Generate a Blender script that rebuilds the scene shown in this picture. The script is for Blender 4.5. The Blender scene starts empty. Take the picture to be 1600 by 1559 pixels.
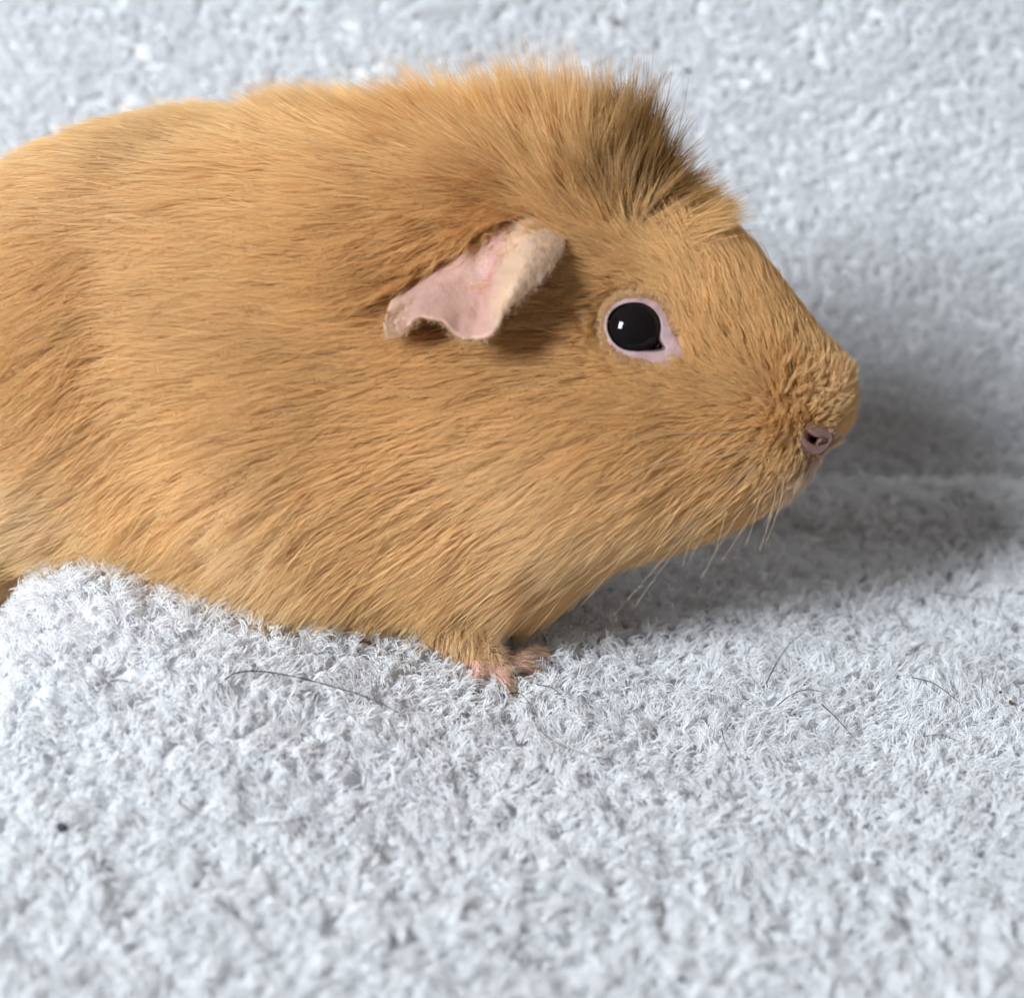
import bpy, bmesh, math
import numpy as np
from mathutils import Vector, Matrix
from mathutils.bvhtree import BVHTree

rng = np.random.default_rng(7)
scene = bpy.context.scene
COL = scene.collection
CM = 0.01                                   # everything below is laid out in centimetres, built in metres

# ------------------------------------------------------------------ camera
CAM = np.array([0.0, -25.5, 11.2])
PITCH = math.radians(20.0)
FPX = 2600.0
cam_d = bpy.data.cameras.new("camera")
cam_d.sensor_fit = 'HORIZONTAL'; cam_d.sensor_width = 36.0
cam_d.lens = 36.0 * FPX / 1600.0
cam_d.clip_start = 0.01; cam_d.clip_end = 20.0
cam_d.dof.use_dof = True
cam_d.dof.focus_distance = 0.238
cam_d.dof.aperture_fstop = 15.0
cam = bpy.data.objects.new("camera", cam_d); COL.objects.link(cam)
cam.location = CAM * CM
cam.rotation_euler = (math.pi / 2 - PITCH, 0, 0)
scene.camera = cam
RIGHT = np.array([1.0, 0, 0])
UP = np.array([0, math.sin(PITCH), math.cos(PITCH)])
FWD = np.array([0, math.cos(PITCH), -math.sin(PITCH)])

# ------------------------------------------------------------------ room light (soft, slightly warm) and window light
world = bpy.data.worlds.new("World"); scene.world = world
world.use_nodes = True
bg = world.node_tree.nodes["Background"]
bg.inputs[0].default_value = (1.0, 0.94, 0.89, 1)
bg.inputs[1].default_value = 0.22
ld = bpy.data.lights.new("window_light", 'AREA')
ld.shape = 'RECTANGLE'; ld.size = 0.19; ld.size_y = 0.33
ld.color = (0.87, 0.94, 1.0)
ld.energy = 15.2
lo = bpy.data.objects.new("window_light", ld); COL.objects.link(lo)
LDIR = np.array([-0.58, -0.67, 0.48]); LDIR /= np.linalg.norm(LDIR)
lo.location = (np.array([0, 0, 3.0]) + LDIR * 95) * CM
lo.rotation_euler = Vector(LDIR).to_track_quat('Z', 'Y').to_euler()

scene.view_settings.view_transform = 'Standard'
scene.view_settings.look = 'None'
scene.view_settings.exposure = 0.0
scene.view_settings.gamma = 1.0
scene.view_settings.use_curve_mapping = False
scene.cycles.use_denoising = True
scene.cycles.max_bounces = 7
scene.cycles.diffuse_bounces = 7
scene.cycles.glossy_bounces = 2
scene.cycles.transmission_bounces = 4
scene.cycles.use_light_tree = False
scene.cycles.use_adaptive_sampling = True
scene.cycles.adaptive_threshold = 0.10
scene.cycles.adaptive_min_samples = 16
try:
    scene.cycles_curves.shape = 'THICK'
    scene.cycles_curves.subdivisions = 2
except Exception:
    pass

# ------------------------------------------------------------------ helpers
def norm(v):
    v = np.asarray(v, float)
    return v / np.maximum(np.linalg.norm(v, axis=-1, keepdims=True), 1e-9)

def ray(px, py):
    d = (px - 800.0) / FPX * RIGHT - (py - 779.5) / FPX * UP + FWD
    return d / np.linalg.norm(d)

def proj(P):
    q = np.asarray(P) - CAM
    z = q @ FWD
    return 800 + FPX * (q @ RIGHT) / z, 779.5 - FPX * (q @ UP) / z

def hit(bvh, px, py):
    loc, nor, i, d = bvh.ray_cast(Vector(CAM), Vector(ray(px, py)))
    if loc is None:
        return None, None
    return np.array(loc), np.array(nor)

def bvh_of(V, F):
    return BVHTree.FromPolygons([tuple(v) for v in V], [tuple(f) for f in F])

def mesh_obj(name, V, F, mat, parent=None, smooth=True):
    me = bpy.data.meshes.new(name)
    me.from_pydata((np.asarray(V) * CM).tolist(), [], [list(f) for f in F])
    me.validate(); me.update()
    if smooth:
        me.polygons.foreach_set('use_smooth', [True] * len(me.polygons))
    if mat: me.materials.append(mat)
    o = bpy.data.objects.new(name, me); COL.objects.link(o)
    if parent: o.parent = parent
    return o

def curves_obj(name, P, R, tint, mat, parent=None):
    """P (N,K,3) cm, R (N,K) cm, tint (N,3)"""
    N, K = P.shape[:2]
    cu = bpy.data.hair_curves.new(name)
    cu.add_curves([K] * N)
    cu.attributes['position'].data.foreach_set('vector', (P * CM).astype(np.float32).ravel())
    ra = cu.attributes.get('radius') or cu.attributes.new('radius', 'FLOAT', 'POINT')
    ra.data.foreach_set('value', (R * CM).astype(np.float32).ravel())
    ta = cu.attributes.new('tint', 'FLOAT_COLOR', 'CURVE')
    ta.data.foreach_set('color', np.c_[tint, np.ones(N)].astype(np.float32).ravel())
    cu.materials.append(mat)
    o = bpy.data.objects.new(name, cu); COL.objects.link(o)
    if parent: o.parent = parent
    return o

def tag(o, label=None, cat=None, group=None, kind=None):
    if label: o['label'] = label
    if cat: o['category'] = cat
    if group: o['group'] = group
    if kind: o['kind'] = kind
    return o

def vnoise(P, scale, seed=0):
    """smooth value noise in 3D, about -1..1"""
    P = np.asarray(P, float) * scale + 137.31
    i = np.floor(P).astype(np.int64); f = P - i
    f = f * f * (3 - 2 * f)
    def h(a, b, c):
        n = (a * 374761393 + b * 668265263 + c * 1274126177 + seed * 974711) & 0x7fffffff
        n = ((n ^ (n >> 13)) * 1103515245 + 12345) & 0x7fffffff
        n = (n ^ (n >> 16)) & 0xffff
        return n / 32767.5 - 1
    r = 0
    for a in (0, 1):
        for b in (0, 1):
            for c in (0, 1):
                w = (f[..., 0] if a else 1 - f[..., 0]) * (f[..., 1] if b else 1 - f[..., 1]) * (f[..., 2] if c else 1 - f[..., 2])
                r = r + w * h(i[..., 0] + a, i[..., 1] + b, i[..., 2] + c)
    return r

def catmull(x, xs, ys):
    """monotone-ish cubic through points"""
    xs = np.asarray(xs, float); ys = np.asarray(ys, float)
    m = np.gradient(ys, xs)
    k = np.clip(np.searchsorted(xs, x) - 1, 0, len(xs) - 2)
    h = xs[k + 1] - xs[k]; t = np.clip((x - xs[k]) / h, 0, 1)
    return ((2*t**3 - 3*t**2 + 1) * ys[k] + (t**3 - 2*t**2 + t) * h * m[k]
            + (-2*t**3 + 3*t**2) * ys[k+1] + (t**3 - t**2) * h * m[k+1])

def tube(points, radii, n=6, cap=True):
    """tapered tube along a polyline (cm)"""
    P = np.asarray(points, float); K = len(P)
    T = norm(np.gradient(P, axis=0))
    a = np.array([0.0, 0, 1]) if abs(T[0][2]) < 0.9 else np.array([1.0, 0, 0])
    V, F = [], []
    for k in range(K):
        e1 = norm(np.cross(T[k], a)); e2 = np.cross(T[k], e1); a = np.cross(e1, T[k])
        for j in range(n):
            th = 2 * math.pi * j / n
            V.append(P[k] + radii[k] * (math.cos(th) * e1 + math.sin(th) * e2))
    for k in range(K - 1):
        for j in range(n):
            F.append((k*n + j, k*n + (j+1) % n, (k+1)*n + (j+1) % n, (k+1)*n + j))
    if cap:
        F.append(tuple(range(n))[::-1]); F.append(tuple((K-1)*n + j for j in range(n)))
    return V, F

def ellipsoid(c, ax, rx, seg=20, rings=12):
    """ax: 3x3 rows axes"""
    V, F = [], []
    c = np.asarray(c, float)
    for i in range(1, rings):
        ph = math.pi * i / rings
        for j in range(seg):
            th = 2 * math.pi * j / seg
            l = np.array([math.sin(ph) * math.cos(th) * rx[0], math.sin(ph) * math.sin(th) * rx[1], math.cos(ph) * rx[2]])
            V.append(c + l @ ax)
    V.append(c + np.array([0, 0, rx[2]]) @ ax); V.append(c - np.array([0, 0, rx[2]]) @ ax)
    for i in range(rings - 2):
        for j in range(seg):
            F.append((i*seg + j, (i+1)*seg + j, (i+1)*seg + (j+1) % seg, i*seg + (j+1) % seg))
    n = (rings - 1) * seg
    for j in range(seg):
        F.append((n, j, (j+1) % seg)); F.append((n+1, (rings-2)*seg + (j+1) % seg, (rings-2)*seg + j))
    return V, F

def capsule(pts, radii, n=14):
    """tube with rounded ends, along several points, for the remeshed body"""
    P = np.asarray(pts, float); R = np.asarray(radii, float)
    d0 = norm(P[0] - P[1]); d1 = norm(P[-1] - P[-2])
    PP = [P[0] + d0 * R[0] * 0.9] + [P[0] + d0 * R[0] * 0.5] + list(P) + [P[-1] + d1 * R[-1] * 0.5, P[-1] + d1 * R[-1] * 0.9]
    RR = [R[0] * 0.35, R[0] * 0.85] + list(R) + [R[-1] * 0.85, R[-1] * 0.35]
    return tube(PP, RR, n)

def join(parts):
    V, F = [], []
    for v, f in parts:
        o = len(V); V += [tuple(x) for x in v]; F += [tuple(i + o for i in g) for g in f]
    return V, F

# ------------------------------------------------------------------ materials
def new_mat(name):
    m = bpy.data.materials.new(name); m.use_nodes = True
    nt = m.node_tree; nt.nodes.clear()
    return m, nt, nt.nodes.new("ShaderNodeOutputMaterial")

def hair_mat(name, root_mul=0.45, trans=0.30, gloss=0.20):
    """hair: soft diffuse with light passing through, and a pale sheen along the strand"""
    m, nt, out = new_mat(name)
    at = nt.nodes.new("ShaderNodeAttribute"); at.attribute_name = 'tint'
    hi = nt.nodes.new("ShaderNodeHairInfo")
    ramp = nt.nodes.new("ShaderNodeMapRange")
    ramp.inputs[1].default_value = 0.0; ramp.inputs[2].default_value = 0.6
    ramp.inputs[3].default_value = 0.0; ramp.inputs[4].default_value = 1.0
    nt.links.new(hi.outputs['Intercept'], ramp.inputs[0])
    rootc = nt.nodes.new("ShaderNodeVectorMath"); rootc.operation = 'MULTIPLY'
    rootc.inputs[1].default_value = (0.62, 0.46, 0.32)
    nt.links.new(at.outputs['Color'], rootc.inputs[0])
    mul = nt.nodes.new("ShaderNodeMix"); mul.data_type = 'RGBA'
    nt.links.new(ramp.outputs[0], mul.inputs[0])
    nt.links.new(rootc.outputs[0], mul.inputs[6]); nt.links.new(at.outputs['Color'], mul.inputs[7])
    tipf = nt.nodes.new("ShaderNodeMapRange")
    tipf.inputs[1].default_value = 0.55; tipf.inputs[2].default_value = 1.0; tipf.inputs[3].default_value = 0.0; tipf.inputs[4].default_value = 0.38
    nt.links.new(hi.outputs['Intercept'], tipf.inputs[0])
    tipm = nt.nodes.new("ShaderNodeMix"); tipm.data_type = 'RGBA'
    tipc = nt.nodes.new("ShaderNodeVectorMath"); tipc.operation = 'MULTIPLY'
    tipc.inputs[1].default_value = (1.14, 1.34, 1.62)
    nt.links.new(at.outputs['Color'], tipc.inputs[0]); nt.links.new(tipc.outputs[0], tipm.inputs[7])
    nt.links.new(tipf.outputs[0], tipm.inputs[0]); nt.links.new(mul.outputs[2], tipm.inputs[6])
    mul = tipm.outputs[2]
    d = nt.nodes.new("ShaderNodeBsdfDiffuse"); t = nt.nodes.new("ShaderNodeBsdfTranslucent")
    nt.links.new(mul, d.inputs[0]); nt.links.new(mul, t.inputs[0])
    mx = nt.nodes.new("ShaderNodeMixShader"); mx.inputs[0].default_value = trans
    nt.links.new(d.outputs[0], mx.inputs[1]); nt.links.new(t.outputs[0], mx.inputs[2])
    h = nt.nodes.new("ShaderNodeBsdfHair"); h.component = 'Reflection'
    gcol = nt.nodes.new("ShaderNodeVectorMath"); gcol.operation = 'MULTIPLY'
    gcol.inputs[1].default_value = (1.3, 1.6, 2.5)
    nt.links.new(at.outputs['Color'], gcol.inputs[0]); nt.links.new(gcol.outputs[0], h.inputs['Color'])
    h.inputs['RoughnessU'].default_value = 0.28; h.inputs['RoughnessV'].default_value = 0.9
    m2 = nt.nodes.new("ShaderNodeMixShader"); m2.inputs[0].default_value = gloss
    nt.links.new(mx.outputs[0], m2.inputs[1]); nt.links.new(h.outputs[0], m2.inputs[2])
    nt.links.new(m2.outputs[0], out.inputs[0])
    return m

def fibre_mat(name, trans=0.5):
    """soft cotton: diffuse with some light passing through"""
    m, nt, out = new_mat(name)
    at = nt.nodes.new("ShaderNodeAttribute"); at.attribute_name = 'tint'
    d = nt.nodes.new("ShaderNodeBsdfDiffuse"); t = nt.nodes.new("ShaderNodeBsdfTranslucent")
    nt.links.new(at.outputs['Color'], d.inputs[0]); nt.links.new(at.outputs['Color'], t.inputs[0])
    mx = nt.nodes.new("ShaderNodeMixShader"); mx.inputs[0].default_value = trans
    nt.links.new(d.outputs[0], mx.inputs[1]); nt.links.new(t.outputs[0], mx.inputs[2])
    nt.links.new(mx.outputs[0], out.inputs[0])
    return m

def pbr(name, color, rough=0.6, sss=0.0, noise=0.0, nscale=900.0, color2=None, bump=0.0, coat=0.0, spec=0.5, attr=None, sss_r=(1.0, 0.35, 0.2)):
    m, nt, out = new_mat(name)
    b = nt.nodes.new("ShaderNodeBsdfPrincipled")
    b.inputs['Roughness'].default_value = rough
    b.inputs['Specular IOR Level'].default_value = spec
    b.inputs['Coat Weight'].default_value = coat
    b.inputs['Coat Roughness'].default_value = 0.03
    if sss:
        b.inputs['Subsurface Weight'].default_value = sss
        b.inputs['Subsurface Radius'].default_value = sss_r
        b.inputs['Subsurface Scale'].default_value = 0.0012
    if attr:
        a = nt.nodes.new("ShaderNodeAttribute"); a.attribute_name = attr
        src = a.outputs['Color']
    else:
        tc = nt.nodes.new("ShaderNodeTexCoord")
        n = nt.nodes.new("ShaderNodeTexNoise"); n.inputs['Scale'].default_value = nscale; n.inputs['Detail'].default_value = 5
        nt.links.new(tc.outputs['Object'], n.inputs['Vector'])
        cr = nt.nodes.new("ShaderNodeValToRGB")
        c2 = color2 or tuple(c * 0.8 for c in color)
        cr.color_ramp.elements[0].position = 0.35; cr.color_ramp.elements[1].position = 0.65
        cr.color_ramp.elements[0].color = (*c2, 1); cr.color_ramp.elements[1].color = (*color, 1)
        nt.links.new(n.outputs[0], cr.inputs[0])
        src = cr.outputs[0]
    nt.links.new(src, b.inputs['Base Color'])
    if bump:
        tc2 = nt.nodes.new("ShaderNodeTexCoord")
        n2 = nt.nodes.new("ShaderNodeTexNoise"); n2.inputs['Scale'].default_value = nscale * 2.2; n2.inputs['Detail'].default_value = 6
        nt.links.new(tc2.outputs['Object'], n2.inputs['Vector'])
        bp = nt.nodes.new("ShaderNodeBump"); bp.inputs['Strength'].default_value = bump; bp.inputs['Distance'].default_value = 0.0004
        nt.links.new(n2.outputs[0], bp.inputs['Height']); nt.links.new(bp.outputs[0], b.inputs['Normal'])
    nt.links.new(b.outputs[0], out.inputs[0])
    return m

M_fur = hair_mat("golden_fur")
M_pile = fibre_mat("white_cotton_pile")
M_cloth = pbr("white_cotton_backing", (0.72, 0.725, 0.74), 0.95, nscale=500, bump=0.4, spec=0.1)
M_bodyskin = pbr("undercoat_skin", (0.40, 0.23, 0.10), 0.8, nscale=350, color2=(0.32, 0.18, 0.07), spec=0.2)
M_pink = pbr("bare_pink_skin", (0.50, 0.29, 0.24), 0.55, sss=0.2, nscale=500, color2=(0.38, 0.19, 0.16), bump=0.5)
M_lid = pbr("eyelid_skin", (0.4, 0.3, 0.3), 0.5, sss=0.2, nscale=600, bump=0.4, spec=0.3, attr='tint')
M_ear = pbr("ear_skin", (0.6, 0.4, 0.35), 0.55, sss=0.25, attr='tint', bump=0.25)
M_eye = pbr("black_eye", (0.007, 0.005, 0.005), 0.05, nscale=200, color2=(0.003, 0.003, 0.004), spec=0.24)
M_nose = pbr("nose_skin", (0.6, 0.4, 0.35), 0.5, sss=0.2, attr='tint', bump=0.3)
M_claw = pbr("claw_horn", (0.50, 0.36, 0.27), 0.4, nscale=400)
M_dark = pbr("dark_hair", (0.035, 0.03, 0.03), 0.5, nscale=300)
M_straw = pbr("straw", (0.42, 0.27, 0.11), 0.6, nscale=300)
M_crumb = pbr("dark_crumb", (0.03, 0.03, 0.04), 0.7, nscale=600)
M_brown = pbr("brown_crumb", (0.10, 0.05, 0.025), 0.7, nscale=600)
M_whisk = pbr("pale_whisker", (0.62, 0.48, 0.32), 0.4, nscale=300)

# ------------------------------------------------------------------ the towel (ground sheet rising into the backdrop)
def ground_z(x, y):
    sx = np.where(x < -6.0, 1.5, 3.25)
    sy = np.where(y < -1.6, 3.3, 5.0)
    g = 2.5 * np.exp(-0.5 * ((x + 6.0) / sx) ** 2 - 0.5 * ((y + 1.6) / sy) ** 2)
    wob = 0.55 * vnoise(np.stack([x, np.zeros_like(x), np.zeros_like(x)], -1), 0.55, 12) + 0.25 * vnoise(np.stack([x, np.zeros_like(x), np.zeros_like(x)], -1), 1.3, 13)
    yr = y + wob + 0.16 * (x - 5)
    g = g + (0.85 * np.exp(-0.5 * ((yr - 3.9) / 0.6) ** 2) - 0.25 * np.exp(-0.5 * ((yr - 5.5) / 0.7) ** 2)) / (1 + np.exp(-(x - 3.0) * 1.6))
    g = g - 1.1 * np.exp(-0.5 * ((x + 8.1) / 0.75) ** 2 - 0.5 * ((y + 1.5) / 2.5) ** 2)
    g = g - 0.25 * np.exp(-0.5 * ((x - 8.2) / 1.3) ** 2 - 0.5 * ((y + 2.6 + 0.6 * (x - 8)) / 0.8) ** 2)
    P = np.stack([x, y, np.zeros_like(x)], -1)
    return g + 0.10 * vnoise(P, 0.35, 3) + 0.05 * vnoise(P, 0.8, 4)

LEAN = math.radians(72); RAD = 2.6
def towel_point(x, s):
    """s runs along the cloth: negative = ground towards the viewer, positive = up the backdrop"""
    yw = 5.6 - 0.10 * x
    arc = RAD * LEAN
    a = np.clip(s, 0, arc) / RAD
    rest = np.maximum(s - arc, 0)
    y = yw + np.minimum(s, 0) + RAD * np.sin(a) + rest * math.cos(LEAN)
    z = RAD * (1 - np.cos(a)) + rest * math.sin(LEAN)
    fade = np.clip(1 - s / 2.5, 0, 1); fade = fade * fade * (3 - 2 * fade)
    gz = ground_z(x, np.minimum(y, yw + 2.0)) * fade
    P = np.stack([x, np.zeros_like(x) + 5, s], -1)
    bulge = (0.22 * vnoise(P, 0.22, 8) + 0.08 * vnoise(P, 0.55, 9)) * np.clip(s / 3.0, 0, 1)
    return np.stack([x, y - bulge, z + gz], -1)

def towel_normal(x, s, p):
    e = 0.05
    dx = towel_point(x + e, s) - p; ds = towel_point(x, s + e) - p
    n = norm(np.cross(dx, ds))
    n = n * np.where((n @ np.array([0, -0.5, 1.0]))[..., None] > 0, 1, -1)
    return n, norm(dx), norm(ds)

def lumps(p, fine=1.0):
    """height of the matted pile above the backing, in soft tufts"""
    p = p * np.asarray(fine)[..., None] if np.ndim(fine) else p
    w = p + 0.12 * np.stack([vnoise(p, 3.0, 71), vnoise(p, 3.0, 72), vnoise(p, 3.0, 73)], -1)
    a = 1 - np.abs(vnoise(w, 2.6, 61)); b = 1 - np.abs(vnoise(w, 5.2, 62))
    return 0.115 * a * a + 0.055 * b

NX, NS = 450, 390
gx = np.linspace(-21, 21, NX); gs = np.linspace(-17, 19, NS)
GX, GS = np.meshgrid(gx, gs, indexing='ij')
TV = towel_point(GX, GS)
TV = (TV + towel_normal(GX, GS, TV)[0] * (lumps(TV, np.where(GS > 1.5, 1.9, 1.0)) * np.where(GS > 1.5, 0.55, 1.0) - np.where(GS > 1.5, 0.13, 0.10))[..., None]).reshape(-1, 3)
TF = [(i*NS + j, (i+1)*NS + j, (i+1)*NS + j + 1, i*NS + j + 1) for i in range(NX-1) for j in range(NS-1)]
towel = mesh_obj("towel", TV, TF, M_cloth)
tag(towel, "white fluffy cotton towel spread as ground and backdrop behind the guinea pig", "towel", kind="structure")
tbvh = bvh_of(TV, TF)
# the smooth level of the pile tips, on which light things come to rest
SX, SS = np.meshgrid(np.linspace(-16, 16, 120), np.linspace(-17, 14, 120), indexing='ij')
SP = towel_point(SX, SS); SV = (SP + 0.12 * towel_normal(SX, SS, SP)[0]).reshape(-1, 3)
sbvh = bvh_of(SV, [(i*120 + j, (i+1)*120 + j, (i+1)*120 + j + 1, i*120 + j + 1) for i in range(119) for j in range(119)])
def on_pile(px, py, lift):
    l, nr = hit(sbvh, px, py)
    nr = nr if nr @ (CAM - l) > 0 else -nr
    d = ray(px, py)
    return l - d * (lift / max(abs(d @ nr), 0.2)), nr

def pile(n, seed):
    r = np.random.default_rng(seed)
    x = r.uniform(-21, 21, n); s = r.uniform(-17, 19, n)
    p = towel_point(x, s)
    u, v = proj(p)
    # full where the view (and a step to either side of it) can see it; sparser beyond
    inside = (u > -220) & (u < 1820) & (v > -160) & (v < 1720)
    keep = inside | (r.random(n) < 0.15)
    x, s, p = x[keep], s[keep], p[keep]
    n_, a, b = towel_normal(x, s, p)
    h = lumps(p, np.where(s > 1.5, 1.9, 1.0))
    return p + n_ * (h * np.where(s > 1.5, 0.55, 1.0) + 0.0)[:, None], n_, a, b, s, h

p, nn, e1, e2, sv, hl_ = pile(168000, 11)
NT = len(p)
ang = 4.5 * vnoise(p, 1.6, 21) + rng.normal(0, 0.9, NT)
tilt = np.abs(rng.normal(0.95, 0.35, NT))
L = rng.uniform(0.15, 0.30, NT) * np.where(sv > 1.5, 0.6, 1.0)
KF, KP = 7, 6
tt = np.linspace(0, 1, KP)
tuft_t = np.cos(ang)[:, None] * e1 + np.sin(ang)[:, None] * e2
PF = np.zeros((NT, KF, KP, 3))
shade = 0.93 + 0.02 * rng.standard_normal(NT)
curl_ph = rng.uniform(0, 2*math.pi, NT); curl_w = rng.uniform(2.5, 6.0, NT); curl_a = rng.uniform(0.03, 0.08, NT)
bx = norm(np.cross(nn, tuft_t))
for k in range(KF):
    off = (rng.normal(0, 0.032, (NT, 1)) * e1 + rng.normal(0, 0.032, (NT, 1)) * e2)
    tl = tilt * (1 + rng.normal(0, 0.18, NT)); Lk = L * rng.uniform(0.7, 1.15, NT)
    jit = norm(tuft_t + 0.34 * rng.standard_normal((NT, 3)))
    ph = curl_ph + rng.normal(0, 0.7, NT)
    for q, t in enumerate(tt):
        aa = tl * (0.15 + 1.9 * t)
        d = np.cos(aa)[:, None] * nn + np.sin(aa)[:, None] * jit
        base = p + off if q == 0 else prev + d * (Lk / (KP - 1))[:, None]
        prev = base
        c = (np.sin(ph + curl_w * t) * curl_a * t)[:, None] * bx + (np.cos(ph + curl_w * t) * curl_a * t * 0.6)[:, None] * nn
        PF[:, k, q] = base + c - off * (0.45 * t)
PF = PF.reshape(NT*KF, KP, 3)
RF = (0.0074 * rng.uniform(0.6, 1.3, NT*KF))[:, None] * np.array([1.0, 1.0, 1.0, 0.9, 0.75, 0.35])[None]
sh = np.repeat(shade, KF)
tintp = np.clip(sh[:, None] * np.array([[1.0, 1.005, 1.02]]), 0, 0.97)
pileo = curves_obj("pile", PF, RF, tintp, M_pile, towel)
pileo['kind'] = "stuff"

# ------------------------------------------------------------------ the guinea pig
PSI = math.radians(18)
FW = np.array([math.cos(PSI), -math.sin(PSI), 0])      # the way it faces
SD = np.array([-math.sin(PSI), -math.cos(PSI), 0])     # its right side, towards the viewer
M0 = np.array([-0.3, -1.2, 0])

def on_sagittal(px, py):
    d = ray(px, py)
    t = ((M0 - CAM) @ SD) / (d @ SD)
    return CAM + d * t

#        px    top  bottom halfwidth(cm) furTop furBottom
ST = [(-330, 680, 800, 1.0, .2, .2), (-300, 600, 840, 2.0, .25, .25), (-230, 560, 880, 3.0, .25, .3), (-120, 480, 895, 3.9, .25, .3),
      (0, 372, 900, 4.35, .25, .35), (100, 240, 890, 4.5, .25, .35), (200, 182, 852, 4.55, .25, .35), (300, 166, 870, 4.5, .25, .35),
      (400, 178, 895, 4.35, .25, .35), (500, 182, 932, 4.15, .2, .4), (600, 184, 970, 3.9, .2, .45), (700, 190, 1000, 3.6, .2, .5),
      (800, 202, 990, 3.25, .15, .5), (880, 228, 955, 3.0, .15, .5), (950, 265, 900, 2.8, .1, .4), (1000, 297, 870, 2.62, .1, .35),
      (1050, 325, 850, 2.42, .1, .3), (1100, 348, 835, 2.2, .1, .25), (1150, 382, 816, 1.95, .1, .2), (1200, 432, 792, 1.68, .1, .15),
      (1240, 482, 765, 1.45, .08, .1), (1270, 518, 735, 1.25, .08, .06), (1295, 545, 705, 1.03, .08, .05), (1312, 562, 682, 0.82, .08, .05),
      (1322, 580, 662, 0.6, .06, .05), (1328, 605, 640, 0.3, .05, .05)]
ST = np.array(ST, float)
uu = np.concatenate([np.linspace(-330, 1180, 70), 1180 + 148 * np.sin(np.linspace(0, math.pi/2, 26)[1:])])
NSEG = 56
LV = []
th = np.linspace(0, 2*math.pi, NSEG, endpoint=False)
for u in uu:
    t_, b_, w_, ft, fb = (catmull(u, ST[:, 0], ST[:, k]) for k in range(1, 6))
    A = on_sagittal(u, t_); B = on_sagittal(u, b_)
    zt = A[2] - ft; zb = B[2] + fb
    mid = 0.5 * (A + B); c = np.array([mid[0], mid[1], 0.5 * (zt + zb)])
    # the column of the photo is not quite vertical in the sagittal plane; keep the station upright
    h = max(0.5 * (zt - zb), 0.02); w = max(w_ - 0.2, 0.05)
    cs, sn = np.cos(th), np.sin(th)
    n_up = 2.15
    ex = 2 / np.where(sn > 0, n_up, 2.35)
    y = w * np.sign(cs) * np.abs(cs) ** ex
    z = h * np.sign(sn) * np.abs(sn) ** ex
    # cheeks sit low on the head, the top of the skull is narrower
    head = np.clip((u - 850) / 200, 0, 1)
    y = y * (1 - 0.20 * head * np.clip(z / h, 0, 1) + 0.03 * head * np.clip(-z / h, 0, 1))
    for k in range(NSEG):
        LV.append(c + SD * y[k] + np.array([0, 0, z[k]]))
NU = len(uu)
LF = [(i*NSEG + k, i*NSEG + (k+1) % NSEG, (i+1)*NSEG + (k+1) % NSEG, (i+1)*NSEG + k) for i in range(NU-1) for k in range(NSEG)]
LF.append(tuple(range(NSEG))[::-1]); LF.append(tuple((NU-1)*NSEG + k for k in range(NSEG)))

def on_towel(px, py, up=0.0):
    l, n = hit(tbvh, px, py)
    return l + np.array([0, 0, up])

parts = [(LV, LF)]
# right fore leg and paw (the one in view)
paw = on_towel(768, 1066, 0.18)
shoulder = on_sagittal(770, 860) + SD * 1.35
wrist = paw - FW * 0.30 + np.array([0, 0, 0.42])
elbow = wrist * 0.62 + shoulder * 0.38 - FW * 0.22
parts.append(capsule([shoulder, elbow, wrist, paw + np.array([0, 0, 0.10])], [1.3, 0.72, 0.34, 0.24]))
palm = paw + FW * 0.05 + np.array([0, 0, 0.08])
toe_px = [(738, 1082), (794, 1090), (838, 1066), (874, 1042)]
toes = []
for k, (tx, ty) in enumerate(toe_px):
    tip = on_towel(tx, ty, 0.12)
    if k >= 2: tip = palm + (tip - palm) * 0.98
    root = palm + norm(tip - palm) * 0.18
    knuckle = 0.5 * (root + tip) + np.array([0, 0, 0.14])
    parts.append(capsule([root, knuckle, tip], [0.17, 0.125, 0.085], 10))
    toes.append((knuckle, tip))
# left fore leg (far side) and the two hind legs
lp = M0 - FW * 0.8 - SD * 1.6; lp = np.array([lp[0], lp[1], float(ground_z(lp[0], lp[1])) + 0.3])
parts.append(capsule([on_sagittal(680, 850) - SD * 1.6, lp + np.array([0, 0, 1.0]), lp, lp + FW * 0.9], [1.1, 0.6, 0.36, 0.25]))
rf_ = ray(2, 893); hf = CAM + rf_ * (((M0 + SD * 2.3 - CAM) @ SD) / (rf_ @ SD))
parts.append(capsule([hf - FW * 2.2 + np.array([0, 0, 1.6]), hf - FW * 1.2 + np.array([0, 0, 0.5]), hf + np.array([0, 0, 0.12]), hf + FW * 0.35 + np.array([0, 0, 0.05])], [1.2, 0.6, 0.36, 0.22]))
hl = M0 - FW * 9.2 - SD * 3.0; hl = np.array([hl[0], hl[1], float(ground_z(hl[0], hl[1])) + 0.3])
parts.append(capsule([hl + np.array([0, 0, 1.8]), hl + np.array([0, 0, 0.5]), hl, hl + FW * 0.8], [1.2, 0.7, 0.4, 0.3]))

V, F = join(parts)
tmp = mesh_obj("tmp_body", np.array(V) / CM * 0.1, F, None)      # remeshed at a comfortable size, then scaled back
rm = tmp.modifiers.new("r", 'REMESH'); rm.mode = 'VOXEL'; rm.voxel_size = 0.0055
sm = tmp.modifiers.new("s", 'SMOOTH'); sm.iterations = 4; sm.factor = 0.5
dg = bpy.context.evaluated_depsgraph_get()
ev = tmp.evaluated_get(dg); em = ev.to_mesh()
BV = np.zeros(len(em.vertices) * 3); em.vertices.foreach_get('co', BV); BV = BV.reshape(-1, 3) * 10.0
BF = [tuple(q.vertices) for q in em.polygons]
ev.to_mesh_clear(); bpy.data.objects.remove(tmp)
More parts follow.
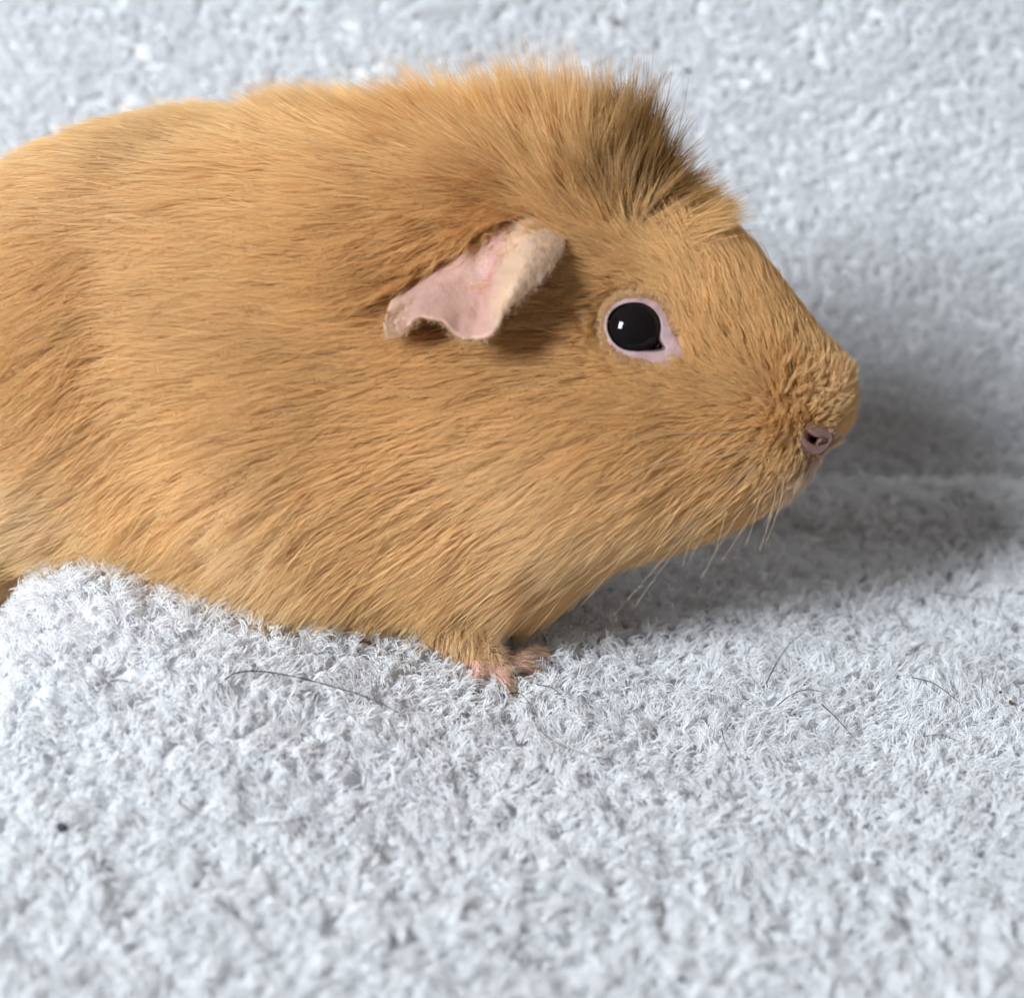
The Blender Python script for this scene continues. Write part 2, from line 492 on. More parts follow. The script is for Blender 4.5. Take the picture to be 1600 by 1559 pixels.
# muscle and fold relief of the flank: haunch, groove, shoulder, cheek, hollow behind the eye
side = (BV - M0) @ SD
NB = BV - np.where(side < 0, 2 * side, 0)[:, None] * SD
ru, rv = proj(NB)
rel = np.zeros(len(BV))
for (cx, cy, sx, sy, am) in [(10, 650, 140, 160, .32), (185, 590, 75, 130, -.13), (420, 740, 110, 150, .30), (550, 720, 60, 150, -.05), (900, 700, 130, 100, .22),
                             (860, 535, 90, 45, -.22), (740, 480, 110, 60, -.12), (685, 410, 55, 30, -.16), (1090, 590, 70, 55, -.10), (1215, 690, 60, 50, .12)]:
    rel += am * np.exp(-0.5 * ((ru - cx) / sx) ** 2 - 0.5 * ((rv - cy) / sy) ** 2)
rel *= np.clip(np.abs(side) / 1.0, 0, 1)
BV = BV + (rel * np.sign(side))[:, None] * SD
bvh0 = bvh_of(BV, BF)

pig = bpy.data.objects.new("guinea_pig", None); COL.objects.link(pig)
tag(pig, "golden buff guinea pig with ruffled crest standing in profile on the white towel", "guinea pig")
pig.empty_display_size = 0.02

# --- eye: place the eyeball in the side of the head and sink a socket for it
EPX, EPY = 991.0, 511.0
el, en = hit(bvh0, EPX, EPY)
en = norm(en if en @ (CAM - el) > 0 else -en)
EYE_R = 0.47
eye_n = norm(0.75 * en + 0.25 * norm(CAM - el))
eye_c = el - eye_n * (EYE_R - 0.13)
# --- nose
nl, nn_ = hit(bvh0, 1275, 687)
nn_ = norm(nn_ if nn_ @ (CAM - nl) > 0 else -nn_)
d = np.linalg.norm(BV - el, axis=1); near = (BV - M0) @ SD > 0
ecl, _ = hit(bvh0, 1030, 542)
push = (0.34 * np.exp(-(d / 0.50) ** 6) + 0.18 * np.exp(-(np.linalg.norm(BV - ecl, axis=1) / 0.26) ** 4)) * near
BV = BV - push[:, None] * en
nray = ray(1275, 687)
rel_ = BV - nl; d = np.linalg.norm(rel_ - (rel_ @ nray)[:, None] * nray, axis=1)
push = 0.50 * np.exp(-(d / 0.19) ** 6) * (np.linalg.norm(rel_, axis=1) < 0.5)
BV = BV + push[:, None] * nray
body = mesh_obj("body", BV, BF, M_bodyskin, pig)
body['label'] = "stocky body with short legs, covered in golden fur"
# bare feet show skin
body.data.materials.append(M_pink)
cen = np.array([BV[list(f)].mean(0) for f in BF])
foot = (np.linalg.norm(cen - palm, axis=1) < 1.15) & (cen[:, 2] < palm[2] + 0.20)
foot |= np.linalg.norm(cen - el, axis=1) < 0.45
foot |= (np.linalg.norm(cen - hf, axis=1) < 0.9) & (cen[:, 2] < hf[2] + 0.4)
body.data.polygons.foreach_set('material_index', foot.astype(np.int32))

# --- claws
for kn, tip in toes:
    dd = norm(tip - kn)
    v, f = tube([tip, tip + dd * 0.14 + np.array([0, 0, .03]), tip + dd * 0.28 + np.array([0, 0, -0.02])], [0.062, 0.045, 0.01], 6)
    mesh_obj("claw", v, f, M_claw, pig)

# --- eyeball
ez = eye_n; ex = norm(np.cross(UP, ez)); ey = np.cross(ez, ex)
v, f = ellipsoid(eye_c, np.array([ex, ey, ez]), (EYE_R, EYE_R, EYE_R), 40, 24)
eye = mesh_obj("eye", v, f, M_eye, pig); eye['label'] = "glossy black eye"

def sphere_hit(px, py, c, r):
    dr = ray(px, py); o = CAM - c
    b = o @ dr; q = b * b - (o @ o - r * r)
    if q < 0:
        t = -b; pnt = CAM + dr * t
        return c + norm(pnt - c) * r
    return CAM + dr * (-b - math.sqrt(q))

# --- eyelids: a pink ring of bare skin, opening traced as an almond with a tear corner
inner = [(1039, 545), (1032, 530), (1033, 510), (1029, 494), (1018, 481), (1003, 474), (986, 473), (970, 477), (957, 486), (950, 498),
         (949, 512), (953, 526), (962, 538), (975, 546), (992, 549), (1010, 549), (1024, 549)]
outer = [(1070, 560), (1055, 530), (1050, 506), (1042, 486), (1029, 470), (1008, 461), (985, 461), (964, 467), (950, 478), (943, 493),
         (941, 513), (945, 531), (954, 545), (969, 556), (990, 563), (1016, 567), (1043, 567)]
def closed_resample(pts, n):
    P = np.array(pts, float); k = len(P); out = []
    for i in range(n):
        x = i * k / n; a = int(x) % k; t = x - int(x)
        p0, p1, p2, p3 = P[(a-1) % k], P[a], P[(a+1) % k], P[(a+2) % k]
        out.append(0.5 * ((2*p1) + (-p0+p2)*t + (2*p0-5*p1+4*p2-p3)*t*t + (-p0+3*p1-3*p2+p3)*t**3))
    return np.array(out)
NI = 96
I2, O2 = closed_resample(inner, NI), closed_resample(outer, NI)
thin = 0.78 + 0.22 * np.clip(((O2[:, 0] - 1010) + (O2[:, 1] - 520)) / 60, 0, 1) + 0.06 * np.sin(np.arange(NI) * 0.9) + 0.05 * np.sin(np.arange(NI) * 0.37)
O2 = I2 + (O2 - I2) * thin[:, None]
bvh1 = bvh_of(BV, BF)
rows, lid_c = [], []
LC0 = np.array([0.42, 0.29, 0.29]); LC1 = np.array([0.07, 0.045, 0.045]); LC2 = np.array([0.08, 0.045, 0.02])
prof = [(-0.12, -0.06), (0.0, 0.004), (0.07, 0.020), (0.2, 0.026), (0.45, 0.026), (0.75, 0.024), (1.0, 0.015), (1.4, -0.05)]
for (s_, hgt) in prof:
    row = []
    for k in range(NI):
        q = I2[k] + (O2[k] - I2[k]) * s_
        a = sphere_hit(q[0], q[1], eye_c, EYE_R)
        b_, _ = hit(bvh0, q[0], q[1])
        da = np.linalg.norm(a - CAM); db = np.linalg.norm(b_ - CAM)
        kk = 0.05                                    # the skin lies over whichever stands out: eyeball or cheek
        dm = -kk * math.log(math.exp(-(da - db) / kk) + 1) + db
        base = CAM + ray(q[0], q[1]) * (dm + kk * 0.5)
        lid_c.append(LC0 * min(max((s_ + 0.02) / 0.1, 0), 1) + LC1 * (1 - min(max((s_ + 0.02) / 0.1, 0), 1)) + LC2 * max(s_ - 0.5, 0))
        row.append(base + norm(CAM - base) * (hgt + 0.006 * math.sin(k * 1.7 + s_ * 9) * (0.2 < s_ < 0.8)))
    rows.append(row)
LVs = [p_ for r_ in rows for p_ in r_]
LFs = [(i*NI + k, i*NI + (k+1) % NI, (i+1)*NI + (k+1) % NI, (i+1)*NI + k) for i in range(len(prof)-1) for k in range(NI)]
lid = mesh_obj("eyelid", LVs, LFs, M_lid, pig); lid['label'] = "bare pink eyelid ring"
lid_c = np.array(lid_c) * (1 + 0.14 * vnoise(np.array(LVs), 9.0, 95) + 0.10 * vnoise(np.array(LVs), 24.0, 96))[:, None]

# --- nose: bare pink patch with a comma-shaped nostril
NXN, NYN = 44, 40
NV, NC = [], []
for i in range(NXN):
    for j in range(NYN):
        a = -1 + 2 * i / (NXN - 1); b = -1 + 2 * j / (NYN - 1)
        px = 1276 + 31 * a; py = 688 + 26 * b
        h0, n0 = hit(bvh0, px, py)
        if h0 is None:
            h0 = np.array(bvh0.find_nearest(Vector(CAM + ray(px, py) * np.linalg.norm(nl - CAM)))[0])
        rr = math.hypot(a, b)
        n0 = nn_ if n0 is None else (n0 if n0 @ (CAM - h0) > 0 else -n0)
        # comma: a bent slot
        sx = px - 1274; sy = py - 684
        yc = 4.5 - 0.030 * (sx - 3) ** 2 * (1 if sx < 3 else 0.25)
        slot = math.exp(-((sy - yc) / (6.5 - 0.10 * (sx + 12))) ** 4) * math.exp(-((sx - 1) / 15) ** 4)
        rim = math.exp(-((math.hypot(sx / 22, (sy - 2) / 16) - 1) / 0.4) ** 2)
        off = 0.008 - 0.06 * max(rr - 0.6, 0) ** 2 / 0.16 + 0.003 * rim
        NV.append(h0 + n0 * off + nray * 0.40 * slot)
        pale = np.clip((rr - 0.55) / 0.45, 0, 1)
        cpk = np.array([0.42, 0.215, 0.185]) * (1 - pale) + np.array([0.56, 0.36, 0.24]) * pale
        cpk = cpk * (1 - slot) + np.array([0.16, 0.05, 0.05]) * slot
        NC.append(cpk)
NF = [(i*NYN + j, (i+1)*NYN + j, (i+1)*NYN + j + 1, i*NYN + j + 1) for i in range(NXN-1) for j in range(NYN-1)]
NF = [f for f in NF if all(math.hypot(-1 + 2*(q // NYN)/(NXN-1), -1 + 2*(q % NYN)/(NYN-1)) < 1.08 for q in f)]
nose = mesh_obj("nose", NV, NF, M_nose, pig); nose['label'] = "pink nose with dark nostril"

def set_tint(o, cols):
    a = o.data.attributes.new('tint', 'FLOAT_COLOR', 'POINT')
    a.data.foreach_set('color', np.c_[cols, np.ones(len(cols))].astype(np.float32).ravel())
set_tint(nose, np.array(NC)); set_tint(lid, lid_c)

# --- ear: a drooping petal, hollow towards the viewer, with a notched lower rim and a folded front lobe
EC = [[(612, 472, .12), (606, 486, .40), (602, 498, .46), (600, 508, .50), (601, 518, .50)],
      [(642, 446, -.10), (636, 468, .26), (630, 486, .40), (627, 502, .54), (628, 518, .62)],
      [(675, 420, -.15), (670, 446, .18), (664, 466, .34), (657, 484, .52), (652, 499, .68)],
      [(706, 394, -.16), (704, 428, .14), (701, 456, .26), (694, 482, .48), (688, 503, .72)],
      [(738, 370, -.16), (736, 414, .10), (732, 452, .18), (724, 492, .44), (716, 527, .76)],
      [(768, 352, -.12), (764, 402, .10), (760, 444, .16), (752, 490, .42), (745, 530, .84)],
      [(800, 341, -.04), (790, 390, .18), (778, 432, .34), (771, 478, .66), (773, 517, .94)],
      [(830, 340, .04), (824, 378, .38), (814, 415, .72), (802, 452, .94), (794, 484, .96)],
      [(858, 350, .14), (854, 370, .32), (850, 392, .52), (848, 414, .68), (848, 436, .76)],
      [(882, 362, .06), (883, 370, .16), (883, 377, .24), (882, 385, .30), (880, 393, .34)]]
EC = np.array(EC, float)
def grid_cr(C, nu, nv):
    def res(A, n):
        k = A.shape[0]; xs = np.linspace(0, k - 1, n); out = []
        for x in xs:
            a = min(int(x), k - 2); t = x - a
            p1, p2 = A[a], A[a+1]
            p0 = A[a-1] if a > 0 else 2*p1 - p2
            p3 = A[a+2] if a + 2 < k else 2*p2 - p1
            out.append(0.5 * ((2*p1) + (-p0+p2)*t + (2*p0-5*p1+4*p2-p3)*t*t + (-p0+3*p1-3*p2+p3)*t**3))
        return np.array(out)
    A = res(C, nu)
    return np.swapaxes(res(np.swapaxes(A, 0, 1), nv), 0, 1)
EU, EVN = 72, 36
EG = grid_cr(EC, EU, EVN)
for i in range(EU):                          # ragged, crinkled rim
    wv = 4.0 * float(vnoise(np.array([i * 0.23, 3.3, 0.0]), 1.0, 77)) + 2.5 * float(vnoise(np.array([i * 0.6, 9.1, 0.0]), 1.0, 78))
    tj = np.linspace(0, 1, EVN) ** 2
    EG[i, :, 1] += wv * tj * (1 if 2 < i < EU - 6 else 0.3); EG[i, :, 2] += 0.012 * wv * tj
ear_v, ear_c = [], []
for i in range(EU):
    for j in range(EVN):
        px, py, off = EG[i, j]
        h0, n0 = hit(bvh0, px, py)
        s_ = i / (EU - 1); t_ = j / (EVN - 1)
        off += 0.012 * math.sin(s_ * 21 + t_ * 5) * t_
        ear_v.append(h0 + norm(CAM - h0) * off)
        pink = np.array([0.50, 0.305, 0.25]); buff = np.array([0.54, 0.375, 0.26]); deep = np.array([0.38, 0.17, 0.16])
        k_b = np.clip((s_ - 0.62) / 0.10, 0, 1)
        k_l = np.clip(1 - s_ / 0.13, 0, 1)
        kb = max(k_b, k_l)
        c = pink * (1 - kb) + buff * kb
        kd = math.exp(-((s_ - 0.58) / 0.07) ** 2 - ((t_ - 0.45) / 0.3) ** 2)
        c = c * (1 - 0.6 * kd) + deep * 0.6 * kd
        nz = float(vnoise(np.array([px, py, 0.0]), 0.06, 91)) * 0.6 + float(vnoise(np.array([px, py, 0.0]), 0.17, 92)) * 0.4
        ear_c.append(c * (1 + 0.16 * nz) + np.array([0.03, 0.01, 0.0]) * nz)
ear_v = np.array(ear_v)
EF = [(i*EVN + j, (i+1)*EVN + j, (i+1)*EVN + j + 1, i*EVN + j + 1) for i in range(EU-1) for j in range(EVN-1)]
ear = mesh_obj("ear", ear_v, EF, M_ear, pig); ear['label'] = "drooping pink ear with notched rim"
set_tint(ear, np.array(ear_c))
so = ear.modifiers.new("thickness", 'SOLIDIFY'); so.thickness = 0.045 * CM; so.offset = 0.0
# rim fuzz
def short_hairs(roots, dirs, length, rad, tint, spread, K=4, r=rng, bendy=0.3):
    N = len(roots)
    D = norm(dirs + spread * r.standard_normal((N, 3)))
    Lh = length * r.uniform(0.5, 1.2, N)
    bend = bendy * r.standard_normal((N, 3))
    t = np.linspace(0, 1, K)
    P = roots[:, None] + (Lh[:, None] * t)[..., None] * D[:, None] + (Lh[:, None] * t ** 2)[..., None] * bend[:, None]
    R = rad * r.uniform(0.7, 1.2, N)[:, None] * np.linspace(1, 0.3, K)[None]
    return P, R, np.tile(tint, (N, 1)) * r.uniform(0.85, 1.15, (N, 1))
EVg = ear_v.reshape(EU, EVN, 3)
rt, dr_ = [], []
for i in range(EU):
    for k in range(int(rng.integers(2, 12)) if i < 0.62 * EU else int(rng.integers(0, 4))):
        a = rng.uniform(0, 1); i2 = min(i + 1, EU - 1)
        rt.append(EVg[i, -1] * (1 - a) + EVg[i2, -1] * a); dr_.append(norm(EVg[i, -1] - EVg[i, -6]) * 0.8 + norm(EVg[i2, -1] - EVg[i, -1] + 1e-6) * -0.3)
nfz = 3600
ii = rng.integers(0, EU - 1, nfz); jj = rng.integers(2, EVN - 1, nfz)
w = np.where((ii / EU > 0.6) | (ii / EU < 0.15), 1.0, 0.16)
sel = rng.random(nfz) < w; ii, jj = ii[sel], jj[sel]
a = rng.random((len(ii), 1)); b = rng.random((len(ii), 1))
r2 = EVg[ii, jj] * (1-a)*(1-b) + EVg[ii+1, jj] * a*(1-b) + EVg[ii, jj+1] * (1-a)*b + EVg[ii+1, jj+1] * a*b
r2 = r2 + norm(CAM - r2) * 0.035
d2 = norm(EVg[ii, jj+1] - EVg[ii, jj]) * 0.9 + norm(CAM - r2) * 0.25
P1, R1, T1 = short_hairs(np.array(rt), np.array(dr_), 0.10, 0.0030, np.array([0.74, 0.52, 0.30]), 0.55)
P2, R2, T2 = short_hairs(r2, d2, 0.15, 0.0017, np.array([0.72, 0.53, 0.35]), 0.15, bendy=0.1)
fz = curves_obj("ear_fuzz", np.r_[P1, P2], np.r_[R1, R2], np.r_[T1, T2], M_fur, ear); fz['kind'] = "stuff"

# ------------------------------------------------------------------ the coat
# combing guides on the side in view: px, py, dx, dy (image), length cm, lift at root (deg), lift at tip, clumping
G = [
 # nose bridge and forehead
 (1300, 580, -.25, -.95, .22, 50, 30, .2), (1270, 545, -.5, -.85, .24, 30, 12, .3), (1230, 500, -.55, -.83, .32, 24, 6, .6), (1190, 450, -.6, -.8, .4, 24, 6, .7),
 (1140, 400, -.7, -.7, .5, 26, 8, .7), (1180, 530, -.5, -.85, .36, 22, 5, .6), (1130, 480, -.55, -.83, .42, 22, 5, .7), (1090, 430, -.75, -.65, .45, 22, 5, .7),
 (1110, 560, -.6, -.7, .35, 18, 4, .5), (1090, 510, -.5, -.8, .35, 18, 4, .5), (1040, 425, -.92, -.35, .5, 22, 5, .7), (985, 425, -1, -.02, .5, 22, 5, .7),
 (930, 440, -.98, .12, .6, 22, 5, .7), (920, 400, -1, 0, .6, 25, 8, .6), (1020, 385, -.95, -.2, .55, 26, 8, .7), (1090, 370, -.8, -.5, .5, 30, 12, .6),
 # muzzle
 (1240, 600, -.3, -.8, .22, 48, 35, .5), (1270, 625, .2, -.8, .20, 55, 40, .5), (1300, 640, .5, -.5, .16, 40, 25, .3), (1230, 650, -.7, -.2, .22, 45, 35, .5), (1190, 640, -.95, -.15, .28, 25, 10, .4),
 (1240, 690, -.8, .45, .2, 35, 20, .4), (1210, 720, -.75, .6, .28, 28, 12, .5), (1260, 740, -.6, .8, .12, 20, 8, .2), (1300, 700, -.4, .9, .08, 15, 8, .1), (1180, 680, -.92, .25, .32, 25, 8, .5), (1150, 600, -.95, -.2, .32, 20, 5, .5),
 (1230, 765, -.7, .6, .2, 22, 8, .3),
 # cheek, jaw and throat
 (1100, 620, -.99, -.02, .45, 20, 4, .7), (1030, 610, -.98, .12, .6, 20, 4, .8), (950, 600, -.95, .3, .75, 20, 4, .8), (1120, 680, -.95, .3, .5, 22, 5, .8), (1050, 690, -.85, .5, .7, 22, 5, .85),
 (950, 690, -.85, .52, .9, 22, 5, .85), (1130, 750, -.8, .55, .6, 25, 8, .8), (1050, 780, -.75, .66, .85, 26, 8, .85), (950, 790, -.7, .7, 1.0, 26, 8, .85), (860, 720, -.85, .5, 1.0, 24, 6, .85), (860, 620, -.95, .3, .85, 22, 5, .85),
 (780, 620, -.96, .28, .9, 22, 5, .8), (1080, 815, -.85, .5, .7, 26, 10, .7), (960, 860, -.7, .7, 1.0, 28, 10, .7), (880, 880, -.5, .86, 1.1, 28, 10, .7), (850, 930, -.3, .95, 1.0, 28, 10, .6), (770, 985, -.15, .98, .5, 18, 6, .6), (740, 1015, -.1, .99, .35, 16, 5, .5), (800, 960, -.2, .97, .7, 22, 8, .6), (700, 1010, -.3, .95, .5, 18, 6, .5),
 (880, 510, -.98, .18, .6, 22, 5, .7), (850, 560, -.98, .2, .7, 22, 5, .7), (820, 530, -1, .1, .5, 18, 4, .6),
 # neck and shoulder
 (700, 600, -.98, .18, .9, 22, 5, .7), (700, 700, -.9, .42, 1.1, 24, 6, .8), (750, 800, -.75, .66, 1.2, 26, 7, .85), (750, 900, -.5, .86, 1.1, 26, 8, .75), (720, 980, -.35, .94, .8, 24, 8, .7), (640, 930, -.55, .83, 1.0, 26, 8, .7),
 (600, 650, -.97, .25, 1.0, 24, 6, .6), (600, 760, -.85, .53, 1.2, 26, 7, .7), (600, 860, -.7, .72, 1.2, 26, 8, .75), (500, 620, -1, .1, 1.0, 24, 6, .5), (480, 760, -.8, .6, 1.1, 26, 7, .6), (480, 880, -.55, .83, 1.1, 26, 8, .6),
 (560, 540, -1, .08, .95, 24, 6, .5), (570, 440, -.97, .2, .9, 24, 6, .5), (600, 380, -.93, .35, 1.0, 26, 8, .6), (680, 360, -.9, .42, 1.0, 28, 8, .7), (760, 325, -.9, .4, .95, 30, 10, .7), (830, 320, -.8, .35, .8, 32, 14, .6),
 (690, 392, -.75, .66, .75, 40, 24, .7), (735, 355, -.72, .7, .8, 42, 26, .7), (650, 425, -.8, .6, .7, 38, 22, .7), (785, 330, -.7, .7, .7, 42, 26, .7),
 # flank
 (400, 560, -1, .08, 1.0, 22, 5, .45), (330, 640, -.9, .4, 1.1, 24, 6, .6), (300, 760, -.75, .66, 1.2, 26, 7, .6), (330, 850, -.55, .83, 1.1, 26, 8, .5), (220, 820, -.7, .7, 1.1, 26, 8, .5), (220, 640, -.78, .62, 1.1, 26, 8, .7),
 (150, 720, -.85, .52, 1.1, 26, 8, .6), (60, 700, -.98, .2, 1.0, 24, 6, .5), (60, 800, -.85, .5, 1.0, 26, 8, .6), (130, 560, -.75, .65, 1.0, 24, 8, .6), (30, 560, -1, .05, .9, 22, 6, .5), (250, 500, -.96, .28, 1.0, 22, 6, .5),
 (150, 450, -.8, .6, 1.0, 22, 6, .5), (40, 420, -.9, .4, .9, 22, 5, .4), (300, 380, -.97, .22, .9, 22, 5, .35), (420, 420, -.99, .12, .9, 22, 5, .35), (200, 300, -.97, .2, .8, 20, 4, .3), (80, 300, -.9, .4, .8, 20, 4, .3), (250, 200, -.99, -.05, .7, 18, 3, .3),
 (350, 220, -.98, 0, .8, 20, 5, .35), (420, 300, -.99, .05, .9, 22, 6, .35),
 # upper neck, mane and crest
 (440, 192, -.95, -.38, 1.2, 44, 36, .85), (500, 205, -.92, -.4, 1.1, 38, 25, .75), (520, 250, -.97, -.1, 1.0, 26, 8, .4), (560, 320, -.97, .1, .95, 24, 6, .4), (600, 208, -.85, -.5, 1.05, 41, 26, .65), (680, 205, -.75, -.65, 1.15, 48, 34, .6), (680, 270, -.97, -.05, 1.0, 30, 10, .5),
 (760, 215, -.6, -.8, 1.15, 56, 44, .6), (760, 275, -.95, -.15, 1.05, 38, 18, .55), (840, 230, -.4, -.9, 1.2, 62, 50, .6), (840, 285, -.9, -.4, 1.2, 44, 28, .6), (900, 255, -.2, -1, 1.5, 70, 58, .65), (890, 320, -.8, -.55, 1.2, 46, 30, .65),
 (940, 280, -.1, -1, 1.75, 72, 62, .7), (930, 325, -.6, -.8, 1.4, 54, 40, .7), (965, 300, .05, -1, 1.65, 72, 62, .75), (955, 340, -.5, -.85, 1.2, 52, 40, .75), (1005, 315, .35, -.95, 1.2, 62, 50, .75), (990, 340, .3, -.95, 1.1, 56, 42, .75),
 (1040, 335, .6, -.8, .85, 54, 40, .75), (1030, 362, .97, -.15, .95, 34, 22, .9), (1060, 360, .96, -.25, .92, 38, 28, .9), (1085, 364, .9, -.4, .5, 38, 30, .9), (1010, 372, .3, .1, .5, 26, 10, .7), (920, 365, -.95, -.15, .8, 32, 14, .6),
]
gp, gd, gq = [], [], []
for g in G:
    h0, n0 = hit(bvh0, g[0], g[1])
    if h0 is None: continue
    n0 = n0 if n0 @ (CAM - h0) > 0 else -n0
    d3 = g[2] * RIGHT - g[3] * UP
    d3 = norm(d3 - (d3 @ n0) * n0)
    gp.append(h0); gd.append(d3); gq.append(g[4:])
gp, gd, gq = np.array(gp), np.array(gd), np.array(gq, float)
mirror = lambda X: X - 2 * (X @ SD)[:, None] * SD
gp2 = mirror(gp - M0) + M0; gd2 = mirror(gd)
# rump and belly, out of the photo's view
ex_p = [M0 - FW * 12 + np.array([0, 0, 7.0]), M0 - FW * 13.4 + np.array([0, 0, 4.5]), M0 - FW * 6 + np.array([0, 0, 1.5]), M0 + np.array([0, 0, 1.5])]
ex_d = [norm(-FW + np.array([0, 0, -.5])), norm(-FW * .5 + np.array([0, 0, -1])), -FW, -FW]
GP = np.r_[gp, gp2, np.array(ex_p)]; GD = np.r_[gd, gd2, np.array(ex_d)]; GQ = np.r_[gq, gq, np.tile([[0.9, 22, 6, .4]], (4, 1))]

def comb(P, N):
    D = np.zeros_like(P); Q = np.zeros((len(P), 4))
    for s0 in range(0, len(P), 4000):
        q = P[s0:s0+4000]
        d2 = ((q[:, None] - GP[None]) ** 2).sum(-1)
        w_ = 1 / (d2 + 0.03) ** 1.9
        w_ /= w_.sum(1, keepdims=True)
        D[s0:s0+4000] = w_ @ GD; Q[s0:s0+4000] = w_ @ GQ
    D = D - (D * N).sum(1, keepdims=True) * N
    return norm(D), Q

# sampling tables
tri = np.array([(f[0], f[1], f[2]) for f in BF] + [(f[0], f[2], f[3]) for f in BF if len(f) == 4])
A_, B_, C_ = BV[tri[:, 0]], BV[tri[:, 1]], BV[tri[:, 2]]
cr_ = np.cross(B_ - A_, C_ - A_); area = 0.5 * np.linalg.norm(cr_, axis=1); fn = norm(cr_)
# smoothed vertex normals
VN = np.zeros_like(BV)
for k in range(3): np.add.at(VN, tri[:, k], cr_)
VN = norm(VN)
tc = (A_ + B_ + C_) / 3
facing = (fn * norm(CAM - tc)).sum(1)
pu, pv = proj(tc)
vis = np.clip((facing + 0.35) / 0.35, 0.12, 1.0)
vis *= np.where(pu < -120, 0.3, 1.0)
headw = 1.0 + 1.6 * np.clip((pu - 880) / 150, 0, 1)
wt = area * vis * headw; wt /= wt.sum()

from math import hypot
def in_poly(u, v, poly):
    poly = np.array(poly); c = np.zeros(len(u), bool); n = len(poly); j = n - 1
    for i in range(n):
        xi, yi = poly[i]; xj, yj = poly[j]
        c ^= ((yi > v) != (yj > v)) & (u < (xj - xi) * (v - yi) / (yj - yi + 1e-12) + xi)
        j = i
    return c
ear_poly = [tuple(EG[i, 0, :2]) for i in range(0, EU, 6)] + [tuple(EG[i, -1, :2]) for i in range(EU - 1, -1, -6)]

